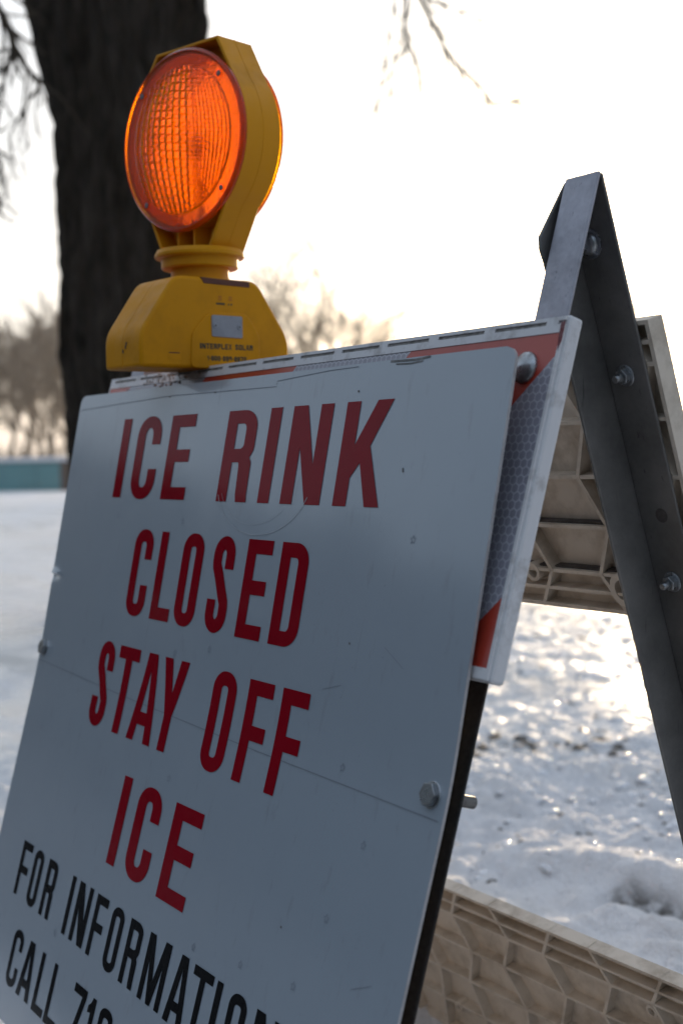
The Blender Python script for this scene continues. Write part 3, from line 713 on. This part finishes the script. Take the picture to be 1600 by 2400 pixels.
def ground_h(x, y, ice):
    p = Vector((x, y, 0)); r = math.hypot(x-CAM.x, y-CAM.y)
    h = .016*fbm(p*1.3, 3) + .010*fbm(p*3.4+Vector((3, 1, 0)), 2)*(1-.6*ice)
    rough = (.45 + .55*max(0, min(1, .5 + 1.6*noise.noise(p*1.1+Vector((7, 3, 0))))))*(1-.80*ice)
    h += (.020*puff(p*5.5, 2) + .036*puff(p*15, 2) + .009*puff(p*44, 1) - .022)*rough*(1 if r < 6 else .6)
    h += .014*max(0, noise.noise(p*9+Vector((4, 4, 4)))-.28)*ice + .0020*puff(p*30, 2)*ice
    if r > 3: h *= 1 - .6*ice*min(1, (r-3)/1.5)
    # footprints and wheel ruts
    q = (x*.50 + y*.86); e = (x*.86 - y*.50)
    for q0, wd, am in ((2.75, .14, .020), (3.9, .2, .018), (5.1, .28, .03), (6.4, .35, .035), (8.5, .5, .05), (11, .6, .05), (15, .9, .06)):
        z = (q-q0+.3*noise.noise(Vector((e*.6, q0, 4))))/wd
        h += am*(math.exp(-(z-1.3)**2) - .9*math.exp(-z*z))
    d, t, sd = seg_dist(p, LEDGE_A, LEDGE_B); h += .028*math.exp(-(d/.075)**2)
    d, t, sd = seg_dist(p, EDGE_A, EDGE_B, -.3, 1.4); h += .010*math.exp(-(d/.05)**2)
    d, t, sd = seg_dist(p, SOIL_A, SOIL_B); h -= .030*math.exp(-(d/.035)**2)
    # keep the snow low inside the frame, banked against the rear board
    if -.9 < x < .25 and -.35 < y < .42: h = h*.35 - .012
    return h
def axis(c0, c1, step, far):
    """even spacing between c0 and c1, then steps that grow out to far"""
    n = int((c1-c0)/step); core = [c0 + (c1-c0)*i/n for i in range(n+1)]; hi, lo, d = [], [], step
    x = 0
    while x < far: d *= 1.11; x += d; hi.append(c1+x); lo.append(c0-x)
    return lo[::-1] + core + hi
def build_ground():
    xs, ys = axis(-3.6, -.15, .0075, 300), axis(-.05, 3.2, .0075, 300)
    vs, cols = [], []
    for y in ys:
        for x in xs:
            r = math.hypot(x-CAM.x, y-CAM.y); p = Vector((x, y, 0))
            edge = -.43 + .06*noise.noise(Vector((x*1.3, 0, 5)))
            road = max(0, min(1, (edge-y)/.12))  # unseen dark ground added in front so the sign mirrors no bright snow
            ice = ice_at(p, r) if r < 30 else 0
            if r < 70: h = ground_h(x, y, ice)*min(1, (70-r)/50)*(1-road) - .02*road
            else: h = -.02*road
            vs.append((x, y, h))
            d, t, sd = seg_dist(p, SOIL_A, SOIL_B)
            soil = max(0, 1-(d/.034)**2) if d < .034 else 0
            cols.append((ice, soil, road, 1))  # road channel is the added unseen dark ground
    n, m = len(xs), len(ys)
    fs = [(j*n+i, j*n+i+1, (j+1)*n+i+1, (j+1)*n+i) for j in range(m-1) for i in range(n-1)]
    me = bpy.data.meshes.new('snowy_ground'); me.from_pydata(vs, [], fs); me.materials.append(M['snow'])
    a = me.color_attributes.new('kind', 'FLOAT_COLOR', 'POINT')
    a.data.foreach_set('color', [c for q in cols for c in q])
    me.polygons.foreach_set('use_smooth', [True]*len(me.polygons))
    o = bpy.data.objects.new('ground', me); COL.objects.link(o); tag(o, 'trampled white snow and wet ice covering the park ground', 'ground', kind='structure')
build_ground()

# small glazed lumps of ice frozen into the snow, each catching the low sun
bm = BM(); rg = random.Random(31)
for i in range(900):
    px_, py_ = rg.uniform(1040, 1620), 1440 + 620*rg.random()**1.35
    if rg.random() > .35 + .65*(px_-1040)/500: continue
    g = on_ground(px_, py_); r_ = math.hypot(g.x-CAM.x, g.y-CAM.y); ic = ice_at(g, r_)
    if ic < .05 and rg.random() > .35: continue
    sz = rg.uniform(.004, .0052*r_); z_ = ground_h(g.x, g.y, ic) - sz*.35
    F = Frame(Vector((g.x, g.y, z_)), Vector((1, rg.uniform(-.2, .2), rg.uniform(-.25, .25))).normalized(), Vector((rg.uniform(-.2, .2), 1, rg.uniform(-.25, .25))).normalized(), UP)
    ex, ey, ez = rg.uniform(.8, 1.5)*sz, rg.uniform(.8, 1.5)*sz, rg.uniform(.5, .8)*sz
    rows = [[bm.verts.new(F(ex*math.cos(t_)*math.cos(u_), ey*math.cos(t_)*math.sin(u_), ez*math.sin(t_))) for u_ in [2*math.pi*k/14 for k in range(14)]] for t_ in [rad(q) for q in (-20, 0, 18, 36, 54, 72, 88)]]
    for a_, b_ in zip(rows, rows[1:]):
        for k in range(14): bm.faces.new((a_[k], a_[(k+1) % 14], b_[(k+1) % 14], b_[k]))
    bm.faces.new(rows[-1])
t = NT('glazed_ice'); c = t.coord(); t.set(Base_Color=t.mix(t.maprange(t.noise(c, 30, 3), .4, .6, 0, 1), (.52, .53, .55), (.75, .75, .77)), Roughness=.10, Specular_IOR_Level=.5); t.bump(t.noise(c, 90, 2), .15, .002)
tag(obj('ice_chunks', bm, t.m, smooth=180, fix=False), 'small glazed lumps of ice scattered over the trampled snow', 'ice', kind='stuff')

# dark bits of frozen mud and leaf litter on the trampled snow
bm = BM(); rg = random.Random(77)
for i in range(150):
    px_, py_ = (rg.uniform(1050, 1480), rg.gauss(1745, 14)) if i < 45 else (rg.uniform(1040, 1620), 1430 + 640*rg.random())
    g = on_ground(px_, py_); r_ = math.hypot(g.x-CAM.x, g.y-CAM.y); sz = rg.uniform(.002, .0045)*r_*(1 if i < 45 else .6)
    c_ = Vector((g.x, g.y, ground_h(g.x, g.y, ice_at(g, r_)) + sz*.1)); vs = []
    for t_ in range(10):
        d_ = Vector((rg.gauss(0, 1), rg.gauss(0, 1), rg.gauss(0, .6))).normalized(); vs.append(bm.verts.new(c_ + Vector((d_.x*sz*1.5, d_.y*sz*1.3, d_.z*sz*.8))*rg.uniform(.7, 1.2)))
    bmesh.ops.convex_hull(bm, input=vs)
tag(obj('litter', bm, plastic('frozen_mud', (.10, .085, .07), (.26, .25, .25), .7, .8, 60, .3, .3), fix=False), 'dark bits of frozen mud and litter on the snow', 'litter', kind='stuff')

# ------------------------------------------------------------------ trees
def grow(segs, p, d, L, r, lev, maxlev, spread, droop, rng, kids=(2, 3), rmin=.022):
    n = 4 if lev < 2 else 3; pts = [p.copy()]; rs = [r]
    for i in range(n):
        d = (d + Vector((rng.uniform(-1, 1), rng.uniform(-1, 1), rng.uniform(-1, 1)))*.16 + Vector((0, 0, -droop if lev > 1 else .05))).normalized()
        p = p + d*(L/n); pts.append(p.copy()); rs.append(r*(1-.55*(i+1)/n))
    segs.append((lev, pts, rs))
    if lev >= maxlev: return
    grow(segs, pts[-1], (d + Vector((rng.uniform(-.2, .2), rng.uniform(-.2, .2), .05))).normalized(), L*rng.uniform(.62, .74), max(rs[-1]*.95, rmin), lev+1, maxlev, spread, droop, rng, kids, rmin)   # the leader goes on
    for k in range(rng.randint(*kids) + (0 if lev else 2)):
        i = rng.randint(1 if lev else 2, n); base = pts[i]
        ax = Vector((rng.uniform(-1, 1), rng.uniform(-1, 1), rng.uniform(-.4, .8))).normalized()
        dd = (d + ax*spread).normalized()
        grow(segs, base, dd, L*rng.uniform(.52, .78), max(rs[i]*rng.uniform(.45, .7), rmin), lev+1, maxlev, spread, droop, rng, kids, rmin)
def far_tree(x, depth, height, seed, label, group, spread=.85, maxlev=5, thick=.017):
    rng = random.Random(seed); b = at(x, 1085, depth); b = Vector((b.x, b.y, 0))
    o = empty('bare_tree', b, label, 'tree', group)
    segs = []; grow(segs, b, Vector((rng.uniform(-.08, .08), rng.uniform(-.08, .08), 1)), height*.42, height*thick, 0, maxlev, spread, .015, rng)
    top = max(p.z for _, pts, _ in segs for p in pts); sc = height/top
    bt, bc = BM(), BM()
    for lev, pts, rs in segs:
        pts = [b + (p-b)*sc for p in pts]
        tube(bt if lev < 2 else bc, pts, rs, 5 if lev < 2 else 3, cap=False)
    obj('trunk', bt, M['far_bark'], o, fix=False); obj('crown', bc, M['far_bark'], o, fix=False)
FG = 'bare trees beyond the rink wall'
TREES = [(12, 46, 5.6, 'low spreading bare tree at the left edge beyond the teal wall'), (66, 52, 7.0, 'bare tree with forked trunk above the middle of the teal wall'),
         (118, 48, 7.0, 'taller bare tree rising beside the big dark trunk'), (175, 50, 6.2, 'bare tree half hidden behind the big dark trunk'),
         (-40, 55, 6.2, 'bare tree at the far left mostly out of view'), (98, 64, 6.0, 'small far bare tree between two nearer ones beyond the wall')]
for i, (x, dp, h, lab) in enumerate(TREES): far_tree(x, dp, h, 20+i, lab, FG, .64, 5, .024)
far_tree(728, 62, 12.2, 61, 'bare tree with rounded crown seen just right of the yellow light', 'bare trees on the horizon', .66, 5, .022)
far_tree(822, 66, 8.4, 44, 'shorter bare tree behind the top edge of the sign', 'bare trees on the horizon', .8, 5)
far_tree(668, 60, 8.8, 43, 'bare tree partly hidden by the yellow battery box', 'bare trees on the horizon', .75, 5)
far_tree(1268, 80, 11.0, 47, 'pale bare tree just left of the steel leg top', 'bare trees on the horizon', .7, 5)
far_tree(1495, 75, 11.4, 49, 'bare tree right of the steel leg above the rear board', 'bare trees on the horizon', .7, 5)
far_tree(1625, 60, 6.0, 51, 'bare tree at the right edge beside the rear board', 'bare trees on the horizon', .9, 5)
# undergrowth along the wall
b0, b1 = at(-60, 1085, 44), at(230, 1085, 46)
bm = BM(); rng = random.Random(3)
for i in range(200):
    t_ = rng.random(); p = b0.lerp(b1, t_); p = Vector((p.x+rng.uniform(-1, 1), p.y+rng.uniform(-1, 1), 0)); h = rng.uniform(.5, 1.5)
    q = p + Vector((rng.uniform(-.5, .5), rng.uniform(-.5, .5), h)); tube(bm, [p, p.lerp(q, .5)+Vector((rng.uniform(-.1, .1),)*3), q], [.03, .022, .01], 3, cap=False)
tag(obj('undergrowth', bm, M['far_bark'], fix=False), 'tangled bare undergrowth along the back of the teal wall', 'undergrowth', kind='stuff')

# the big trunk close behind the sign
TD = 5.2
def trunk_ring_mesh(bm, spine, n=240, amp=.030, seed=0):
    rows = []
    for (c, r) in spine:
        row = []
        for k in range(n):
            a = 2*math.pi*k/n; dx, dy = math.cos(a), math.sin(a)
            q = Vector((dx*3.2+seed, dy*3.2, c.z*.55)); wv = .35*noise.noise(Vector((dx*2, dy*2, c.z*2.3+seed)))
            f = noise.noise(q*2.6)*.4 + 1.5*abs(noise.noise(Vector((dx*11+seed+wv*3, dy*11, c.z*2.2)))) + .6*abs(noise.noise(Vector((dx*27, dy*27, c.z*7)))) + .25*noise.noise(Vector((dx*50, dy*50, c.z*24)))
            rr = r + amp*f - amp*.3; row.append(bm.verts.new(Vector((c.x+dx*rr, c.y+dy*rr, c.z))))
        rows.append(row)
    for a, b in zip(rows, rows[1:]):
        for k in range(n): bm.faces.new((a[k], a[(k+1) % n], b[(k+1) % n], b[k]))
def px_span(xl, xr, y):
    a, b = at(xl, y, TD), at(xr, y, TD); return (a+b)/2, (b-a).length/2
keys = []
for xl, xr, y in ((178, 505, 1600), (170, 500, 1300), (175, 492, 1030), (161, 486, 880), (150, 478, 690), (146, 470, 600), (140, 462, 500), (145, 455, 400), (140, 448, 315), (128, 440, 232), (108, 428, 150), (90, 418, 83), (70, 412, 0), (50, 405, -80), (20, 395, -200), (-30, 370, -380)):
    keys.append(px_span(xl, xr, y))
c0, r0 = keys[0]; keys.insert(0, (Vector((c0.x, c0.y, -.05)), r0*1.25))
def fine(keys, step=.02):
    out = []
    for (a, ra), (b, rb) in zip(keys, keys[1:]):
        n = max(1, int((b-a).length/step))
        for i in range(n): out.append((a.lerp(b, i/n), ra+(rb-ra)*i/n))
    out.append(keys[-1]); return out
keys.sort(key=lambda q: q[0].z)
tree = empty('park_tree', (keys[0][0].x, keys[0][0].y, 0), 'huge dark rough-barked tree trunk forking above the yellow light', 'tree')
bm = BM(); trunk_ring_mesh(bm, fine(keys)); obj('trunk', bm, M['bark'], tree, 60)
lk = [px_span(xl, xr, y) for xl, xr, y in ((300, 440, 420), (340, 455, 250), (385, 478, 120), (405, 484, 60), (408, 476, 0), (408, 470, -80), (414, 474, -250), (430, 480, -450))]
lk.sort(key=lambda q: q[0].z)
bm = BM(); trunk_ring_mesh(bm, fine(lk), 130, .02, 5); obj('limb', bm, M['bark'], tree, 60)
# hanging branches: limbs leave the trunk above the picture and droop into it
def twigs(bm, pts, r0, r1, rng, nside, length, down=.35):
    n = len(pts); r0 *= .95; r1 *= 1.45; rs = [r0 + (r1-r0)*i/(n-1) for i in range(n)]; tube(bm, pts, rs, 6, cap=False)
    for k in range(nside):
        i = rng.randint(0, n-2); p = pts[i].lerp(pts[i+1], rng.random()); ax = (pts[i+1]-pts[i]).normalized()
        d = (ax*.8 + CR*rng.uniform(-1, 1) + CF*rng.uniform(-.6, .6) + UP*rng.uniform(-1, .4)*1.0).normalized(); q = [p]; r_ = rs[i]*.55
        L = length*rng.uniform(.4, 1.2)
        for s_ in range(3):
            d = (d + Vector((rng.uniform(-.3, .3), rng.uniform(-.3, .3), rng.uniform(-.3, .15)))).normalized(); q.append(q[-1]+d*L/3)
        tube(bm, q, [max(r_*(1-.22*j), .0010) for j in range(4)], 4, cap=False)
        if rng.random() < .7:
            e = (d + CR*rng.uniform(-1, 1)).normalized(); tube(bm, [q[2], q[2]+e*L*.35], [.0018, .0012], 3, cap=False)
rng = random.Random(12); BD = 4.2
def px_path(pts, dep): return [at(x, y, dep) for x, y in pts]
top_l, top_r = keys[-1][0], lk[-1][0]
bm = BM()
mid = at(940, -330, BD)
tube(bm, [top_r, top_r.lerp(mid, .5)+UP*.25, mid, at(945, -120, BD)], [.045, .035, .022, .012], 8, cap=False)
twigs(bm, px_path([(950, -100), (985, 0), (1015, 60), (1040, 110), (1070, 150), (1110, 185), (1135, 215), (1145, 240), (1190, 240), (1225, 232)], BD), .008, .0022, rng, 22, .16)
twigs(bm, px_path([(945, -100), (952, 0), (950, 60), (958, 100), (975, 140), (985, 175), (990, 215), (970, 240)], BD), .0065, .0015, rng, 14, .14)
twigs(bm, px_path([(940, -100), (925, 0), (912, 70), (908, 100), (900, 150), (890, 200), (883, 245)], BD), .0045, .0015, rng, 12, .12)
twigs(bm, px_path([(955, 95), (930, 140), (920, 170), (890, 205), (880, 250)], BD), .004, .0013, rng, 8, .1)
twigs(bm, px_path([(950, -60), (1010, 0), (1060, 18), (1100, 35), (1130, 55)], BD), .005, .0015, rng, 12, .12)
twigs(bm, px_path([(1060, 140), (1080, 180), (1100, 210), (1138, 245)], BD), .003, .0012, rng, 6, .08)
twigs(bm, px_path([(883, 245), (862, 268), (825, 277)], BD), .002, .001, rng, 4, .06)
obj('branch', bm, M['twig'], tree, fix=False)
bm = BM(); ml = at(-160, -330, BD)
tube(bm, [top_l, top_l.lerp(ml, .5)+UP*.2, ml, at(-70, -110, BD)], [.06, .045, .03, .02], 8, cap=False)
twigs(bm, px_path([(-70, -110), (-20, -10), (5, 32), (20, 65), (32, 100), (40, 122), (60, 155), (80, 180), (92, 192), (90, 210), (68, 232)], BD), .014, .004, rng, 20, .2)
twigs(bm, px_path([(35, 115), (22, 150), (8, 195), (2, 250), (-10, 320)], BD), .006, .003, rng, 16, .16)
twigs(bm, px_path([(68, 232), (58, 262), (44, 280), (20, 320), (28, 345)], BD), .004, .0015, rng, 16, .14)
twigs(bm, px_path([(-30, 10), (20, 35), (60, 40), (95, 30)], BD), .0035, .0015, rng, 8, .12)
twigs(bm, px_path([(-60, 200), (-20, 340), (3, 385), (5, 400)], BD), .008, .004, rng, 8, .12)
twigs(bm, px_path([(-60, 380), (-10, 450), (2, 480), (-8, 500)], BD), .008, .004, rng, 6, .12)
obj('branch', bm, M['twig'], tree, fix=False)

# unseen evergreen mass added behind the camera to shade the sign and darken its gloss
bm = BM(); rng = random.Random(8)
for i in range(5200):
    a = rad(rng.uniform(-232, -104)); rr = rng.uniform(22, 25); th = 4.1 + .9*noise.noise(Vector((a*6, 0, 2))) + .7*noise.noise(Vector((a*25, 0, 7))) + max(0, (-109-math.degrees(a)))*.012
    z = rng.random()**.85*th; c = Vector((CAM.x + math.sin(a)*rr, CAM.y + math.cos(a)*rr, z)); q = rng.uniform(.35, .75)
    u1 = Vector((rng.uniform(-1, 1), rng.uniform(-1, 1), rng.uniform(-.6, .6))).normalized()*q; u2 = u1.cross(Vector((rng.uniform(-1, 1), rng.uniform(-1, 1), rng.uniform(-1, 1)))).normalized()*q*.6
    bm.faces.new([bm.verts.new(c+v) for v in (u1, u2, -u1, -u2)])
tag(obj('evergreen_blocker', bm, plastic('evergreen_blocker_needles', (.022, .034, .02), (.012, .02, .012), .8, .8, 3, .1, .1), fix=False), 'unseen dark evergreen mass added behind the camera to shade the sign', 'wood', kind='stuff')

# ------------------------------------------------------------------ teal wall of the rink
wd = 27.0
pa, pb = on_ground(-420, 1158), on_ground(143, 1150)
pa.z = pb.z = 0
u_ = (pb-pa).normalized(); v_ = Vector((-u_.y, u_.x, 0))
if v_.dot(pa-CAM) < 0: v_ = -v_
WF = Frame(pa, u_, v_, UP); LW = (pb-pa).length
wall = empty('rink_wall', pa, 'low teal wall with snow along its top and a brown end post', 'wall')
bm = BM(); box(bm, WF, 0, LW, 0, .12, -.1, .60); obj('boards', bm, M['teal'], wall)
bm = BM()
for i in range(int(LW/1.2)+1): box(bm, WF, i*1.2, i*1.2+.03, -.006, 0, -.05, .60)
box(bm, WF, 0, LW, -.02, 0, .56, .60); obj('batten', bm, plastic('dark_teal_batten', (.06, .19, .21), (.04, .12, .14), .6, .5, 2), wall)
bm = BM(); box(bm, WF, -.05, LW+.42, -.06, .20, .602, .685); obj('snow_cap', bm, M['cap'], wall, bevel=.02)
bm = BM(); box(bm, WF, LW+.002, LW+.40, -.01, .13, -.1, .60); obj('end_post', bm, M['brown'], wall)

# ------------------------------------------------------------------ daylight
sun_dir = px_dir(1528, 752).normalized()
EL = math.asin(sun_dir.z); AZ = math.atan2(sun_dir.x, sun_dir.y)
ld = bpy.data.lights.new('sun', 'SUN'); ld.energy = 4.4; ld.angle = rad(.5); ld.color = (1, .75, .47)
lo = bpy.data.objects.new('sun', ld); COL.objects.link(lo); lo.rotation_euler = sun_dir.to_track_quat('Z', 'Y').to_euler(); lo.location = (0, 0, 30)
w = bpy.data.worlds.new('World'); scene.world = w; w.use_nodes = True
nt = w.node_tree; bg = nt.nodes['Background']
sky = nt.nodes.new('ShaderNodeTexSky'); sky.sky_type = 'NISHITA'; sky.sun_disc = False; sky.sun_elevation = EL; sky.sun_rotation = AZ
sky.air_density = 1.0; sky.dust_density = 2.0; sky.ozone_density = 1.5; sky.altitude = 200
# thin winter haze over the clear sky: pale overhead, brightest round the low sun
def wn(typ, **kw):
    n = nt.nodes.new(typ)
    for k, v in kw.items(): setattr(n, k, v)
    return n
def wmath(op, a, b=None, clamp=False):
    m = wn('ShaderNodeMath', operation=op, use_clamp=clamp)
    for i, v in enumerate((a, b)):
        if v is None: continue
        if hasattr(v, 'links'): nt.links.new(v, m.inputs[i])
        else: m.inputs[i].default_value = v
    return m.outputs[0]
def wscale(col, f):
    m = wn('ShaderNodeVectorMath', operation='SCALE'); m.inputs[0].default_value = col; nt.links.new(f, m.inputs['Scale']); return m.outputs[0]
def wadd(a, b):
    m = wn('ShaderNodeVectorMath', operation='ADD'); nt.links.new(a, m.inputs[0]); nt.links.new(b, m.inputs[1]); return m.outputs[0]
tc = wn('ShaderNodeTexCoord'); nz = wn('ShaderNodeVectorMath', operation='NORMALIZE'); nt.links.new(tc.outputs['Generated'], nz.inputs[0])
dt = wn('ShaderNodeVectorMath', operation='DOT_PRODUCT'); nt.links.new(nz.outputs[0], dt.inputs[0]); dt.inputs[1].default_value = sun_dir
hc = wmath('MULTIPLY', wmath('ADD', dt.outputs['Value'], 1.0), .5, True)
sp = wn('ShaderNodeSeparateXYZ'); nt.links.new(nz.outputs[0], sp.inputs[0])
up = wmath('MULTIPLY', sp.outputs[2], 1.3, True)
one = wmath('ADD', wmath('MULTIPLY', up, 0.0), 1.0)
VEIL = [((.155, .20, .26), one), ((.32, .37, .45), up), ((.46, .46, .46), wmath('POWER', hc, 3)), ((1.0, .88, .70), wmath('POWER', hc, 20)), ((5.0, 3.9, 2.4), wmath('POWER', hc, 180))]
tot = None
for col, f in VEIL:
    v = wscale(tuple(c*10 for c in col), f); tot = v if tot is None else wadd(tot, v)
ssk = wn('ShaderNodeVectorMath', operation='SCALE'); nt.links.new(sky.outputs[0], ssk.inputs[0]); ssk.inputs['Scale'].default_value = .35
tot = wadd(tot, ssk.outputs[0])
nt.links.new(tot, bg.inputs[0]); bg.inputs[1].default_value = .1

HAZE = .0010
if HAZE:
    bm = BM(); box(bm, Frame((0, 0, 0), (1, 0, 0), (0, 1, 0), (0, 0, 1)), -330, 330, -330, 330, -1.2, 16)
    hm = bpy.data.materials.new('thin_haze'); hm.use_nodes = True; ht = hm.node_tree; ht.nodes.clear()
    hv = ht.nodes.new('ShaderNodeVolumePrincipled'); hv.inputs['Color'].default_value = (1, .96, .90, 1); hv.inputs['Density'].default_value = HAZE; hv.inputs['Anisotropy'].default_value = .55
    ho = ht.nodes.new('ShaderNodeOutputMaterial'); ht.links.new(hv.outputs[0], ho.inputs['Volume'])
    tag(obj('haze', bm, hm), 'thin pale winter haze filling the air over the park', 'haze', kind='stuff')

# ------------------------------------------------------------------ picture
scene.view_settings.view_transform = 'Standard'; scene.view_settings.look = 'None'; scene.view_settings.exposure = 0.0; scene.view_settings.gamma = 1
scene.view_settings.use_curve_mapping = False
scene.render.engine = 'CYCLES'; scene.cycles.use_denoising = True
scene.cycles.max_bounces = 10; scene.cycles.transmission_bounces = 8; scene.cycles.transparent_max_bounces = 12
scene.cycles.sample_clamp_indirect = 8; scene.cycles.blur_glossy = .5
scene.render.resolution_x = 682; scene.render.resolution_y = 1024
